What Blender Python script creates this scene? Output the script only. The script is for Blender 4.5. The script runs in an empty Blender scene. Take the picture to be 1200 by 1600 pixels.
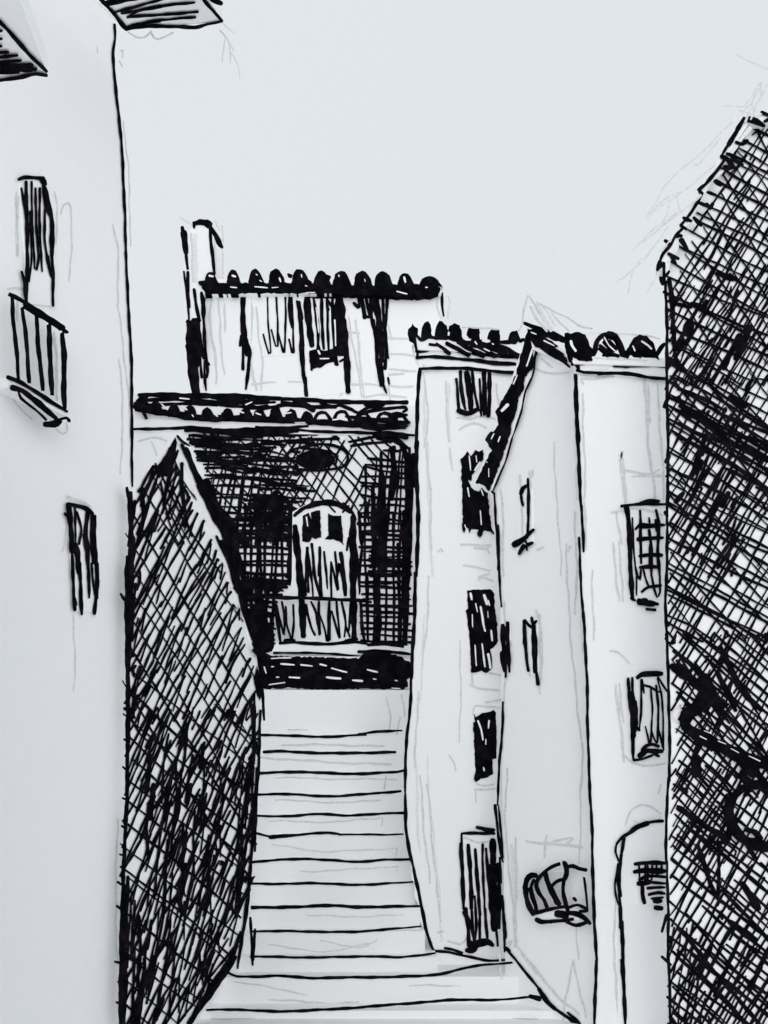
import bpy, math, random
from mathutils import Vector
random.seed(7)
C = bpy.context.scene.collection
SC = bpy.context.scene
# ------------------------------------------------------------------ camera
F = 1400.0; CX = 560.0; CY = 1250.0          # focal length in photo pixels, vanishing point
EYE = Vector((0, 0, 2.26))
cd = bpy.data.cameras.new('camera'); cam = bpy.data.objects.new('camera', cd); C.objects.link(cam)
cam.location = EYE; cam.rotation_euler = (math.radians(90), 0, 0)
cd.sensor_fit = 'VERTICAL'; cd.sensor_height = 36.0; cd.lens = 36.0 * F / 1600.0
cd.shift_x = (600 - CX) / 1600.0; cd.shift_y = (CY - 800) / 1600.0
cd.clip_start = 0.05; cd.clip_end = 1000
SC.camera = cam
SKYRAMP = [(.0, .5), (.2, .5), (.38, .44), (.62, .45), (.8, .5), (1.0, .56)]     # half the strength
# ------------------------------------------------------------------ light: bright even overcast
w = bpy.data.worlds.new("World"); SC.world = w; w.use_nodes = True
nt = w.node_tree; nt.nodes.clear()
out = nt.nodes.new('ShaderNodeOutputWorld'); bg = nt.nodes.new('ShaderNodeBackground')
sky = nt.nodes.new('ShaderNodeTexSky'); sky.sky_type = 'NISHITA'; sky.sun_disc = False
sky.sun_elevation = math.radians(16); sky.sun_rotation = math.radians(180)
bgs = nt.nodes.new('ShaderNodeBackground'); bgs.inputs[1].default_value = 0.004
nt.links.new(sky.outputs[0], bgs.inputs[0])
tc = nt.nodes.new('ShaderNodeTexCoord'); nz = nt.nodes.new('ShaderNodeTexNoise')
nz.inputs['Scale'].default_value = 300; nz.inputs['Detail'].default_value = 3
nt.links.new(tc.outputs['Generated'], nz.inputs['Vector'])
nz2 = nt.nodes.new('ShaderNodeTexNoise'); nz2.inputs['Scale'].default_value = 2.2
nt.links.new(tc.outputs['Generated'], nz2.inputs['Vector'])
ad = nt.nodes.new('ShaderNodeMath'); ad.operation = 'MULTIPLY_ADD'; ad.inputs[1].default_value = 0.5
nt.links.new(nz.outputs['Fac'], ad.inputs[0])
ml = nt.nodes.new('ShaderNodeMath'); ml.operation = 'MULTIPLY'; ml.inputs[1].default_value = 0.5
nt.links.new(nz2.outputs['Fac'], ml.inputs[0]); nt.links.new(ml.outputs[0], ad.inputs[2])
cr = nt.nodes.new('ShaderNodeValToRGB')
cr.color_ramp.elements[0].position = .3; cr.color_ramp.elements[0].color = (0.728, 0.764, 0.802, 1)
cr.color_ramp.elements[1].position = .7; cr.color_ramp.elements[1].color = (0.765, 0.798, 0.832, 1)
nt.links.new(ad.outputs[0], cr.inputs[0]); nt.links.new(cr.outputs[0], bg.inputs[0])
# the overcast is brightest low in the open end of the street (behind the viewer), duller overhead
sep = nt.nodes.new('ShaderNodeSeparateXYZ'); nt.links.new(tc.outputs['Generated'], sep.inputs[0])
mr = nt.nodes.new('ShaderNodeValToRGB'); mp = nt.nodes.new('ShaderNodeMath'); mp.operation = 'MULTIPLY_ADD'
mp.inputs[1].default_value = -0.5; mp.inputs[2].default_value = 0.5
nt.links.new(sep.outputs['Y'], mp.inputs[0]); nt.links.new(mp.outputs[0], mr.inputs[0])
e_ = mr.color_ramp.elements
for k_, (po, va) in enumerate(SKYRAMP):
    el = e_[k_] if k_ < 2 else e_.new(po)
    el.position = po; el.color = (va, va, va, 1)
sc_ = nt.nodes.new('ShaderNodeMath'); sc_.operation = 'MULTIPLY'; sc_.inputs[1].default_value = 2.0
nt.links.new(mr.outputs[0], sc_.inputs[0]); nt.links.new(sc_.outputs[0], bg.inputs[1])
asd = nt.nodes.new('ShaderNodeAddShader')
nt.links.new(bg.outputs[0], asd.inputs[0]); nt.links.new(bgs.outputs[0], asd.inputs[1])
nt.links.new(asd.outputs[0], out.inputs[0])
sl = bpy.data.lights.new('sun', 'SUN'); sl.energy = 0.54; sl.angle = math.radians(45); sl.color = (1, 0.97, 0.93)
so = bpy.data.objects.new('sun', sl); C.objects.link(so); so.location = (0, -20, 20)
so.rotation_euler = (math.radians(90 - 16), 0, math.radians(0))
SC.view_settings.view_transform = 'Standard'; SC.view_settings.look = 'None'
SC.view_settings.exposure = 0.0; SC.view_settings.gamma = 1.0
try:
    SC.cycles.max_bounces = 32; SC.cycles.diffuse_bounces = 32
except Exception: pass
# ------------------------------------------------------------------ materials
def mat(name, c0, c1, scale, bump=0.0, lo=.35, hi=.65, rough=0.9, spec=0.0, detail=4):
    m = bpy.data.materials.new(name); m.use_nodes = True; t = m.node_tree
    b = t.nodes['Principled BSDF']; b.inputs['Roughness'].default_value = rough
    b.inputs['Specular IOR Level'].default_value = spec
    tc = t.nodes.new('ShaderNodeTexCoord'); n = t.nodes.new('ShaderNodeTexNoise')
    n.inputs['Scale'].default_value = scale; n.inputs['Detail'].default_value = detail
    t.links.new(tc.outputs['Object'], n.inputs['Vector'])
    r = t.nodes.new('ShaderNodeValToRGB')
    r.color_ramp.elements[0].position = lo; r.color_ramp.elements[0].color = (*c0, 1)
    r.color_ramp.elements[1].position = hi; r.color_ramp.elements[1].color = (*c1, 1)
    t.links.new(n.outputs['Fac'], r.inputs[0]); t.links.new(r.outputs[0], b.inputs['Base Color'])
    if bump:
        bp = t.nodes.new('ShaderNodeBump'); bp.inputs['Strength'].default_value = bump
        bp.inputs['Distance'].default_value = 0.01
        t.links.new(n.outputs['Fac'], bp.inputs['Height']); t.links.new(bp.outputs[0], b.inputs['Normal'])
    return m
PAPER = mat('white_paper', (0.955, 0.957, 0.96), (0.975, 0.977, 0.98), 45, 0.25)
INK = mat('black_ink', (0.004, 0.004, 0.006), (0.014, 0.011, 0.012), 8, 0, .45, .75)
PENCIL = mat('grey_pencil', (0.63, 0.64, 0.655), (0.83, 0.835, 0.84), 30, 0, .3, .75)
SMUDGE = mat('soft_pencil_shade', (0.76, 0.77, 0.79), (0.88, 0.885, 0.90), 35, 0, .3, .7)
MATS = [PAPER, INK, PENCIL, SMUDGE]
# ------------------------------------------------------------------ planes and parts
class Plane:
    def __init__(s, p, n):
        s.p = Vector(p); s.n = Vector(n).normalized()
        if (EYE - s.p).dot(s.n) < 0: s.n = -s.n
    def at(s, x, y, lift=0.0):
        d = Vector(((x - CX) / F, 1, -(y - CY) / F))
        q = s.p + s.n * lift
        t = (q - EYE).dot(s.n) / d.dot(s.n)
        return EYE + d * t
def front(Y): return Plane((0, Y, 0), (0, -1, 0))
def through(a, b):                                        # vertical plane through two plan points
    return Plane((a[0], a[1], 0), (b[1] - a[1], -(b[0] - a[0]), 0))
def level(z): return Plane((0, 0, z), (0, 0, 1))

def spline(pts):
    if len(pts) == 2:
        P = [pts[0], pts[1]]
    P = [pts[0]] + list(pts) + [pts[-1]]; o = []
    for i in range(1, len(P) - 2):
        p0, p1, p2, p3 = P[i-1], P[i], P[i+1], P[i+2]
        L = math.hypot(p2[0]-p1[0], p2[1]-p1[1]); n = max(2, int(L / 5))
        # sharp turns stay sharp (zigzags)
        def tan(a, b, c):
            v1 = (b[0]-a[0], b[1]-a[1]); v2 = (c[0]-b[0], c[1]-b[1])
            l1 = math.hypot(*v1) or 1; l2 = math.hypot(*v2) or 1
            if (v1[0]*v2[0]+v1[1]*v2[1]) / (l1*l2) < 0.1: return (0, 0)
            k = min(l1, l2) / ((l1 + l2) / 2)
            return ((c[0]-a[0])/2*k, (c[1]-a[1])/2*k)
        t1 = tan(p0, p1, p2) if i > 1 else (p2[0]-p1[0], p2[1]-p1[1])
        t2 = tan(p1, p2, p3) if i < len(P)-3 else (p2[0]-p1[0], p2[1]-p1[1])
        for k in range(n):
            t = k / n; a = 2*t**3-3*t**2+1; b = t**3-2*t**2+t; c = -2*t**3+3*t**2; d = t**3-t**2
            o.append((a*p1[0]+b*t1[0]+c*p2[0]+d*t2[0], a*p1[1]+b*t1[1]+c*p2[1]+d*t2[1]))
    o.append(tuple(pts[-1])); return o

_g = [0]
class Part:
    def __init__(s, name, plane, parent=None, lift=0.0):
        s.name = name; s.plane = plane; s.parent = parent; s.lift = lift
        s.v = []; s.f = []; s.m = []; s.k = 0; s.r = random.Random(hash_name(name, plane))
    def quad(s, pts, mi):
        b = len(s.v); s.v += [tuple(p) for p in pts]; s.f.append(tuple(range(b, b+len(pts)))); s.m.append(mi)
    def prism(s, front_pts, vec, mi=0):
        n = len(front_pts); b = len(s.v); vec = Vector(vec)
        s.v += [tuple(p) for p in front_pts] + [tuple(Vector(p) + vec) for p in front_pts]
        s.f.append(tuple(range(b, b+n))); s.m.append(mi)
        s.f.append(tuple(range(b+2*n-1, b+n-1, -1))); s.m.append(mi)
        for i in range(n):
            j = (i+1) % n; s.f.append((b+i, b+n+i, b+n+j, b+j)); s.m.append(mi)
    def solid(s, poly, vec=None, mi=0):
        pts = [s.plane.at(x, y, s.lift) for x, y in pairs(poly)]
        if vec is None: vec = -s.plane.n * max(s.lift, .02)
        s.prism(pts, vec, mi); return s
    def eps(s, mi):
        s.k += 1; _g[0] += 1
        return s.lift + {1: 0.008, 2: 0.003, 3: 0.0015, 0: 0.016}[mi] + (_g[0] % 997) * 0.000004
    def stroke(s, w, pts, mi=1, thick=0.0, wob=0.45, taper=None):
        q = spline(pts); r = s.r; n = len(q)
        ph = [r.uniform(0, 6.3) for _ in range(4)]
        e = s.eps(mi); L = []; R = []; acc = 0
        t0, t1 = taper or (r.uniform(.75, 1), r.uniform(.6, 1))
        for i in range(n):
            a = q[max(i-1, 0)]; b = q[min(i+1, n-1)]
            dx, dy = b[0]-a[0], b[1]-a[1]; l = math.hypot(dx, dy) or 1; dx /= l; dy /= l
            if i: acc += math.hypot(q[i][0]-q[i-1][0], q[i][1]-q[i-1][1])
            o = wob*(math.sin(acc/17+ph[0]) + .6*math.sin(acc/6.5+ph[1]))
            ww = w/2*(1 + .13*math.sin(acc/9+ph[2]) + .09*math.sin(acc/3.7+ph[3]))
            f = i/(n-1) if n > 1 else 0
            ww *= 1 - (1-t0)*max(0, 1-f*5) - (1-t1)*max(0, 1-(1-f)*5)
            x, y = q[i][0]-dy*o, q[i][1]+dx*o
            L.append((x-dy*ww, y+dx*ww)); R.append((x+dy*ww, y-dx*ww))
            if i == 0:
                cap0 = [(x+dy*ww*c-dx*ww*sn, y-dx*ww*c-dy*ww*sn) for c, sn in ((.6,.7),(-.6,.7))]
            if i == n-1:
                cap1 = [(x-dy*ww*c+dx*ww*sn, y+dx*ww*c+dy*ww*sn) for c, sn in ((.6,.7),(-.6,.7))]
        P = lambda p: s.plane.at(p[0], p[1], e)
        for i in range(n-1):
            fr = [P(L[i]), P(L[i+1]), P(R[i+1]), P(R[i])]
            if thick: s.prism(fr, -s.plane.n*thick, mi)
            else: s.quad(fr, mi)
        s.quad([P(L[0]), P(R[0]), P(cap0[0]), P(cap0[1])], mi)
        s.quad([P(R[-1]), P(L[-1]), P(cap1[0]), P(cap1[1])], mi)
        return s
    def ink(s, text, mi=1, thick=0.0, wob=0.33):
        for ln in text.replace(';', '\n').split('\n'):
            a = [float(z) for z in ln.split()]
            if len(a) < 5: continue
            s.stroke(a[0]*getattr(s, 'pw', 1)*(1.1 if mi == 1 else 1), [(a[i], a[i+1]) for i in range(1, len(a)-1, 2)], mi, thick, wob)
        return s
    def pencil(s, text):
        s.pw = 1.6; s.ink(text, 2, wob=.8); s.pw = 1; return s
    def smudge(s, text): return s.ink(text, 3, wob=.8)
    def white(s, text):
        s.pw = .72; s.ink(text, 0, wob=.3); s.pw = 1; return s
    def blob(s, poly, mi=1, thick=0.0, rough=.8):
        p = pairs(poly); o = []; r = s.r; n = len(p)
        for i in range(n):
            a, b = p[i], p[(i+1) % n]; L = math.hypot(b[0]-a[0], b[1]-a[1]); k = max(1, int(L/4))
            for j in range(k):
                t = j/k; o.append((a[0]+(b[0]-a[0])*t+r.uniform(-rough, rough), a[1]+(b[1]-a[1])*t+r.uniform(-rough, rough)))
        e = s.eps(mi); pts = [s.plane.at(x, y, e) for x, y in o]
        if thick: s.prism(pts, -s.plane.n*thick, mi)
        else: s.quad(pts, mi)
        return s
    def hatch(s, poly, ang, gap, w, over=3, jit=.35, dj=3, seg=None, curve=3, skip=0.0, zig=0.0, mi=1):
        """parallel pen strokes clipped to a polygon; ang in degrees, 0 = rightwards, positive = downwards"""
        p = pairs(poly); r = s.r
        a = math.radians(ang); ux, uy = math.cos(a), math.sin(a); nx, ny = -uy, ux
        ds = [x*nx+y*ny for x, y in p]; d = min(ds)+gap*r.uniform(.3, .8)
        last = None
        while d < max(ds):
            hits = []
            for i in range(len(p)):
                (x1, y1), (x2, y2) = p[i], p[(i+1) % len(p)]
                e1 = x1*nx+y1*ny-d; e2 = x2*nx+y2*ny-d
                if (e1 < 0) != (e2 < 0):
                    t = e1/(e1-e2); hits.append((x1+(x2-x1)*t)*ux+(y1+(y2-y1)*t)*uy)
            hits.sort()
            for h0, h1 in zip(hits[::2], hits[1::2]):
                h0 += r.uniform(-over, over*.6); h1 += r.uniform(-over*.6, over)
                spans = []
                if seg and h1-h0 > seg*1.3:
                    t = h0
                    while t < h1:
                        L = seg*r.uniform(.6, 1.4); spans.append((t, min(h1, t+L))); t += L - seg*r.uniform(.02, .3)
                else: spans = [(h0, h1)]
                for g0, g1 in spans:
                    if g1-g0 < 3 or r.random() < skip: continue
                    da = r.gauss(0, dj) * math.pi/180 * .5; mid = (g0+g1)/2; off = r.uniform(-.3, .3)*gap
                    cu = r.uniform(-curve, curve)
                    def pt(t, e):
                        dd = d+off+(t-mid)*math.tan(da)+e; return (ux*t+nx*dd, uy*t+ny*dd)
                    pts = [pt(g0, 0), pt(g0+(g1-g0)*.33, cu*.8), pt(g0+(g1-g0)*.66, cu), pt(g1, 0)]
                    s.stroke(w*r.uniform(.72, 1.3), pts, mi)
                    if r.random() < zig:
                        s.stroke(w*.8, [pts[-1], pt(g0+(g1-g0)*r.uniform(.1, .5), gap*.8)], mi)
            d += gap*(1+r.uniform(-jit, jit))
        return s
    def link(s, label=None):
        me = bpy.data.meshes.new(s.name); me.from_pydata(s.v, [], s.f)
        for m in MATS: me.materials.append(m)
        me.polygons.foreach_set('material_index', s.m); me.update()
        o = bpy.data.objects.new(s.name, me); C.objects.link(o)
        if s.parent:
            o.parent = s.parent
            if s.parent.get('_at'): o.location = -Vector(s.parent['_at'])
        if label: o['label'] = label
        return o
_cnt = [0]
def hash_name(n, p):
    _cnt[0] += 1; return _cnt[0]*1013
def pairs(t):
    if isinstance(t, str):
        a = [float(z) for z in t.replace(',', ' ').split()]; return list(zip(a[::2], a[1::2]))
    return t
def thing(name, label, cat, loc=(0, 0, 0), group=None):
    o = bpy.data.objects.new(name, None); C.objects.link(o); o.location = loc
    o.empty_display_size = .2; o['label'] = label; o['category'] = cat
    if group: o['group'] = group
    o['_at'] = tuple(loc)
    return o
def sub(part_obj): return part_obj     # parts keep the thing's frame: their own origin is already offset
def child(name, plane, parent, lift=0.0): return Part(name, plane, parent, lift)

# ------------------------------------------------------------------ the street surface
YK = [8.45, 8.75] + [9.0 + .2*i for i in range(11)]
PY = [1579, 1526, 1495, 1455, 1417, 1381, 1344, 1304, 1273, 1241, 1207, 1176, 1148]
ZK = [EYE.z - (PY[i]-CY)/F*YK[i] for i in range(13)]
g = Part('street', level(0.2))
g.quad([(-300, -60, .2), (300, -60, .2), (300, 500, .2), (-300, 500, .2)], 0)
g.pencil("1.5 330 1592 400 1590 470 1588; 1.5 640 1590 760 1588 840 1592")
o = g.link(); o['kind'] = 'structure'
def step_solid(p, xl, xr, y0, y1, z0, z1):
    p.prism([(xl, y0, z0), (xr, y0, z0), (xr, y0, z1), (xl, y0, z1)], (0, y1-y0, 0), 0)

st = thing('stone_staircase', 'white stone stairs climbing between the cross-hatched wall and the narrow house', 'stairs', (0, 9, 0.2))
LINES = ["4.5 323 1578 350 1577 430 1580 500 1578 600 1571 700 1563 780 1562 830 1558; 8 828 1557 843 1561",
 "4.5 357 1520 370 1525 400 1526 440 1525 490 1528 560 1527 625 1526 680 1523 740 1510 800 1504",
 "4 392 1495 430 1495 500 1496 580 1494 620 1496 645 1494 680 1489; 4.5 391 1434 393 1470 395 1508; 4 398 1452 396 1500",
 "4 393 1455 450 1455 520 1456 560 1456 600 1452 657 1448",
 "5 394 1418 430 1418 510 1415 560 1417 655 1416",
 "4 390 1381 430 1381 480 1380 545 1382 580 1382 645 1378",
 "4 393 1347 430 1344 480 1342 520 1344 560 1347 600 1343 645 1343",
 "4 396 1301 425 1307 460 1305 510 1301 530 1303; 3 530 1304 600 1304 630 1303; 6 422 1308 450 1306",
 "4 403 1275 450 1275 500 1272 540 1274 630 1270",
 "4 403 1241 450 1241 520 1244 580 1240 626 1236",
 "4.5 405 1208 450 1206 560 1209 620 1206 630 1204",
 "4.5 412 1175 445 1174 520 1177 618 1175",
 "4 409 1148 430 1149 500 1151 520 1151 572 1148; 4 560 1147 590 1143 628 1142"]
XR = [0, 0, 684, 664, 656, 648, 643, 638, 636, 634, 634, 634, 636]
PEN = {1: "1.5 365 1535 420 1542 480 1555; 2 420 1562 520 1568 560 1566; 1.5 640 1540 720 1540; 2 780 1490 785 1530",
       2: "1.5 500 1470 560 1480 590 1470; 1.5 420 1475 500 1487 580 1474", 3: "1.5 480 1431 560 1432 630 1430",
       5: "1.5 470 1362 560 1358 622 1353; 1.5 622 1353 620 1362", 6: "1.5 425 1320 500 1330 560 1329 620 1325; 1.5 620 1325 618 1338",
       8: "1.5 420 1283 520 1284 598 1278; 1.5 598 1278 597 1290", 9: "1.5 430 1250 540 1254 596 1250",
       10: "1.5 430 1215 530 1217 620 1218; 1.5 603 1212 600 1234", 11: "2 400 1183 500 1190 612 1195", 12: "2 440 1164 530 1164 600 1166; 1.5 450 1140 480 1142"}
for i in range(13):
    pl = front(YK[i])
    p = Part('step', pl, st)
    if i == 0: step_solid(p, -1.7, 2.0, YK[0], 11.6, 0, ZK[0])
    elif i == 1: step_solid(p, -1.5, 1.68, YK[1], 11.62, 0, ZK[1])
    else:
        xr = (XR[i]-CX)/F*YK[i]
        step_solid(p, -1.27+.004*i, xr, YK[i], 11.63+.01*i, .05, ZK[i])
    p.ink(LINES[i])
    if i in PEN: p.pencil(PEN[i])
    p.link()

# ------------------------------------------------------------------ A  tall house on the left
PA = through((-1.94, 7.5), (-2.81, 6.0))
A = thing('tall_house', 'tall blank white house on the left with a small slatted balcony', 'house', (-1.93, 7.4, .2))
EDGE = [(178,-90),(178,38),(180,70),(177,90),(181,140),(187,190),(192,260),(196,340),(199,400),(202,480),(205,560),(206,620),(207,760),(203,900),(200,1000),(199,1100),(194,1300),(190,1450),(188,1640),(188,1720)]
p = Part('wall', PA, A)
p.solid([(-700, 2400), (-700, -2200)] + [(178, -90)] + EDGE[1:] , (-5, .6, 0))
p.ink("4.3 179 38 180 60 177 85 179 120 181 142 187 190 192 260 195 330 196 370 198 402; 4.3 197 392 200 470 204 530 206 600 206 680 207 760; 4 190 1590 189 1610")
p.pencil("1.5 193 190 200 260 203 330 203 385; 1.5 184 475 190 520 198 590 203 650 205 700; 1.5 176 350 185 400 184 475; 1.5 186 560 192 640 188 740; 1.5 95 335 100 320 108 317 112 325 111 400 108 440; 2 188 80 192 78 190 90; 2 186 96 190 105; 1.5 152 72 153 82; 1.5 26 300 27 400; 1.3 115 960 117 1030 116 1080; 1.5 184 1280 181 1400 183 1500; 1.5 85 300 90 330 88 380; 1.3 84 420 82 470; 2 12 453 22 450 35 451; 1.5 20 620 35 642 50 655; 2 88 670 98 678 105 672 104 660; 2.5 84 520 88 560 90 625; 2 26 470 27 500")
p.link()
r = Part('roof', level(8.3), A)
r.plane = Plane((0, 0, 8.3), (0, 0, -1))
r.prism([r.plane.at(198, 46), r.plane.at(347, 34), Vector((-2.44, 3, 8.3)), Vector((-3.2, 3, 8.3))], (0, 0, .12), 0)
r.prism([Vector((-4.7, 3, 8.303)), Vector((-2.4, 7.0, 8.303)), Vector((-7, 7.4, 8.303)), Vector((-7, 3, 8.303))], (0, 0, .2), 0)
r.ink("6 155 -4 170 12 183 27 193 41 198 46; 5.5 198 46 230 41 260 41 305 43 325 38 347 33; 5 316 -4 330 14 347 33; 8 330 -2 346 5; 5 160 4 200 -3; 5 168 7 195 1 222 -3; 4.5 180 19 215 10 255 -2; 5 190 21 250 10 304 4; 4 199 27 215 18 250 11; 4.5 199 27 250 23 309 19; 4 205 42 235 33 270 30 305 27; 5 198 44 215 38 250 32")
r.link('eave of the tall house, its underside streaked with black strokes')
for kd_, t_ in [('pencil', '2 200 50 215 60 228 58 236 48 240 58 248 61 270 50'), ('pencil', '1.8 343 48 355 62 365 80'), ('pencil', '1.5 352 62 348 85 347 97'), ('pencil', '1.5 358 68 361 98'), ('pencil', '1.5 362 82 370 100 375 123'), ('pencil', '1.5 318 2 335 22 366 52'), ('pencil', '1.3 148 0 165 15 182 33')]:
    q = Part('sketch_line', front(7.1), A, 0.0); getattr(q, kd_)(t_); q.link()
d = Part('balcony_door', PA, A, .012)
d.solid("30 278 74 282 84 330 84 478 42 474 40 400")
d.ink("6 29 280 38 277 55 278 68 279; 8 66 280 71 288; 3.6 33 294 38 320 41 345 42 400; 5.5 41 284 42 340 43 400 42 440 41 474; 3.5 49 284 50 330 53 400 54 420; 4 55 294 57 350 60 400 57 421; 4 62 294 62 340 64 400 66 424; 9 68 290 72 310 77 335; 7 76 318 81 345 81 400; 5 80 395 83 430 83 478; 4 70 320 70 370 74 405 79 432; 5 34 424 38 440 40 470; 3.5 75 400 78 425; 3 47 330 49 400 46 440")
d.pencil("1.5 28 305 28 400")
d.link()
b = Part('balcony', PA, A, .14)
b.plane = PA
b.solid("12 588 105 641 106 652 14 604", PA.n*-.13)
b.ink("6 12 589 30 596 50 608 75 625 105 643; 8.5 19 606 35 611 50 622 70 638 88 654; 4 29 612 33 622 55 640 72 656; 10 70 663 84 662 94 658; 5 92 656 104 653 108 658; 5 60 630 75 645 90 655")
bo = b.link()
def bars(name, host, plane, lift, specs, th=.015):
    for t in specs.split(';'):
        q = Part(name, plane, host, lift); q.ink(t, thick=th); q.link()
bars('handrail', bo, PA, .14, "5 15 459 25 463 40 472 50 480")
q = Part('handrail', PA, bo, .14); q.ink("9 40 475 60 488 80 500 98 513; 4 97 512 106 519", thick=.015); q.link()
bars('baluster', bo, PA, .14, "4 20 463 22 500 27 550 30 592; 4 36 480 41 520 44 560 47 598; 4.5 58 490 61 540 65 580 68 610; 5.5 78 507 79 560 83 617; 6 98 520 101 560 101 610 102 638")
d = Part('window', PA, A, .012)
d.solid("106 786 146 800 153 860 152 958 118 954 110 860")
d.ink("6 107 787 120 790 135 795 145 803; 4.5 101 802 106 808; 8 107 788 110 820 113 862; 5 112 860 114 900 117 953; 3.5 117 790 118 850; 9 117 850 121 866 124 895; 5.5 124 880 126 920 128 960; 4 120 800 127 826 124 850; 7 138 800 134 830 136 860 138 890; 4.5 138 880 139 910 139 934; 4 130 835 134 860; 6 148 806 148 850 151 890 152 935; 5 152 880 151 920 148 959; 5 144 805 143 850 146 880; 3.5 143 880 148 930; 4 117 935 120 945")
d.pencil("2.5 103 776 125 782 142 792; 1.5 107 825 103 845 97 862")
d.link('narrow black scribbled window low on the wall')
# the neighbour whose eave pokes in at the top left
N = thing('neighbouring_house', 'house of which only a streaked eave corner shows, at the top left', 'house', (-1.78, 3, 0))
p = Part('wall', PA, N); step_solid(p, -6, -1.78, .5, 4.1, -.1, 5.6); p.link()
r = Part('roof', Plane((0, 0, 5.66), (0, 0, -1)), N)
pp = r.plane
r.prism([pp.at(74, 116), pp.at(-30, 131), Vector((-6, 4.3, 5.66)), Vector((-6, .3, 5.66)), Vector((-1.28, .3, 5.66))], (0, 0, .1), 0)
r.ink("6 -8 27 0 35 20 56 45 84 73 112; 6 73 118 55 116 30 121 -5 126; 5 -5 48 3 48; 5 -5 61 3 60; 5 -5 73 2 72; 4.5 -5 82 13 81; 5 -5 90 27 87; 4.5 -5 97 33 95; 8 -5 103 50 102; 8 -5 109 56 108; 4 -5 115 30 114")
r.link('streaked black eave')

# ------------------------------------------------------------------ B  shaded, cross-hatched house on the left of the stairs
PB = through((-1.53, 8.24), (-1.203, 8.96))
B = thing('shaded_house', 'low pointed-gable house in dense black cross-hatching, left of the stairs', 'house', (-1.6, 8.1, .2))
p = Part('wall', PB, B)
BP = "204 772 222 745 240 728 276 682 300 735 330 800 352 855 378 930 400 1018 408 1075 404 1180 398 1290 388 1400 374 1505 340 1552 300 1604 240 1680 190 1740 192 1450 197 1200 199 1000 203 880"
p.solid(BP, (-.24, .9, 0))
H0 = "206 800 245 732 276 690 300 760 345 880 372 960 398 1045 402 1120 396 1290 384 1395 368 1480 300 1592 190 1640 193 1450 198 1200 200 1000"
p.hatch("208 790 245 732 268 705 292 770 345 880 372 960 392 1040 398 1130 300 1120 200 1130", -62, 10.5, 3.6, over=6, seg=85, dj=5, zig=.5, jit=.5)
p.hatch("200 1110 300 1110 400 1110 398 1290 384 1395 368 1480 300 1592 190 1640 193 1450", -66, 10.5, 3.6, over=5, seg=95, dj=7, zig=.6, jit=.5)
p.hatch("225 745 276 700 300 752 330 830 372 950 398 1045 402 1120 396 1290 392 1380 200 1120 202 800", 58, 25, 2.5, over=4, dj=3, curve=8, jit=.2)
p.hatch("200 1040 402 1140 396 1290 380 1410 366 1480 300 1592 190 1640 193 1450", 39, 29, 3.4, over=7, dj=3, curve=6, jit=.25)
p.hatch("300 1180 395 1200 388 1370 366 1470 320 1550 270 1590 200 1610 230 1400", -76, 17, 3.2, seg=70, dj=6, skip=.3, zig=.5)
p.hatch("225 1160 300 1130 330 1250 330 1400 250 1480 225 1330", -84, 19, 4, seg=90, dj=6, skip=.2)
p.hatch("368 1220 400 1180 394 1330 376 1440 360 1420", -80, 7, 3.4, seg=90, dj=5)
p.hatch("192 1380 212 1400 232 1500 225 1600 190 1625", -87, 8, 4.5, seg=110, dj=3)
p.hatch("230 1440 270 1430 280 1560 240 1600", -82, 13, 5, seg=90, dj=7, skip=.15)
p.hatch("310 1330 345 1340 330 1440 300 1420", -70, 8, 4, seg=60, dj=8, skip=.3)
p.hatch("204 772 222 800 216 1000 212 1120 200 1120", -80, 9, 4, seg=60, dj=6)
p.hatch("250 750 290 760 300 850 265 850", 68, 11, 3, seg=70, dj=6)
p.ink("8 290 1350 280 1400 286 1430; 9 240 1495 232 1540; 7 255 1560 240 1600; 6 328 1500 315 1530; 6 292 1300 283 1360; 7 236 1180 228 1240; 7 240 1225 236 1280; 6 320 1160 312 1200; 6 266 1220 258 1280; 6 298 1225 292 1260")
# border strokes and the deep blacks
p.ink("8 203 770 205 840 205 900 203 960; 10 206 840 203 920 205 1000; 9 200 870 199 950 201 1020; 7 199 1000 200 1100 200 1160; 6 200 1140 198 1250 194 1340; 6 194 1330 190 1450 188 1560 188 1605; 6 200 1370 196 1460 192 1600; 4.5 198 762 202 790; 5 188 928 194 937; 6 194 1107 200 1109; 4.5 194 1155 200 1158; 4 192 1198 199 1204; 4 191 1247 199 1250; 4 190 1290 198 1294; 4 187 1335 196 1338; 4.5 184 1378 193 1384; 5 179 1503 192 1506; 4 184 1534 192 1535; 4 182 1566 192 1569")
p.ink("6 217 768 222 762 225 810; 5 222 760 232 740 240 728 246 733; 5 205 880 232 790; 4 226 775 240 735; 5 215 835 248 740")
p.blob("277 681 272 700 268 722 264 745 252 745 243 740 246 728 258 712 266 697")
p.ink("5 276 684 266 705 250 730; 5 276 684 268 730 258 775; 6 284 724 284 760 290 800; 4 278 704 262 750 255 790")
p.blob("402 1040 410 1076 406 1095 400 1080 396 1060"); p.ink("5 405 1020 409 1075 411 1100 413 1125; 4 407 1110 405 1180 401 1250 398 1330; 4 402 1200 397 1290 390 1370 382 1440; 5 396 1290 388 1400 378 1470 371 1513; 3.5 398 1085 398 1190; 4 394 1100 396 1180 393 1260; 7 368 1495 352 1520 330 1552; 8 345 1530 320 1565 295 1600; 10 352 1512 330 1545 310 1575; 4 372 1478 345 1518 330 1550; 3.5 374 1470 350 1500 325 1532")
p.link()
r = Part('verge', PB, B, .02)
r.solid("275 682 282 678 306 735 360 868 404 1016 398 1022 376 948 345 868 300 760", )
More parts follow.
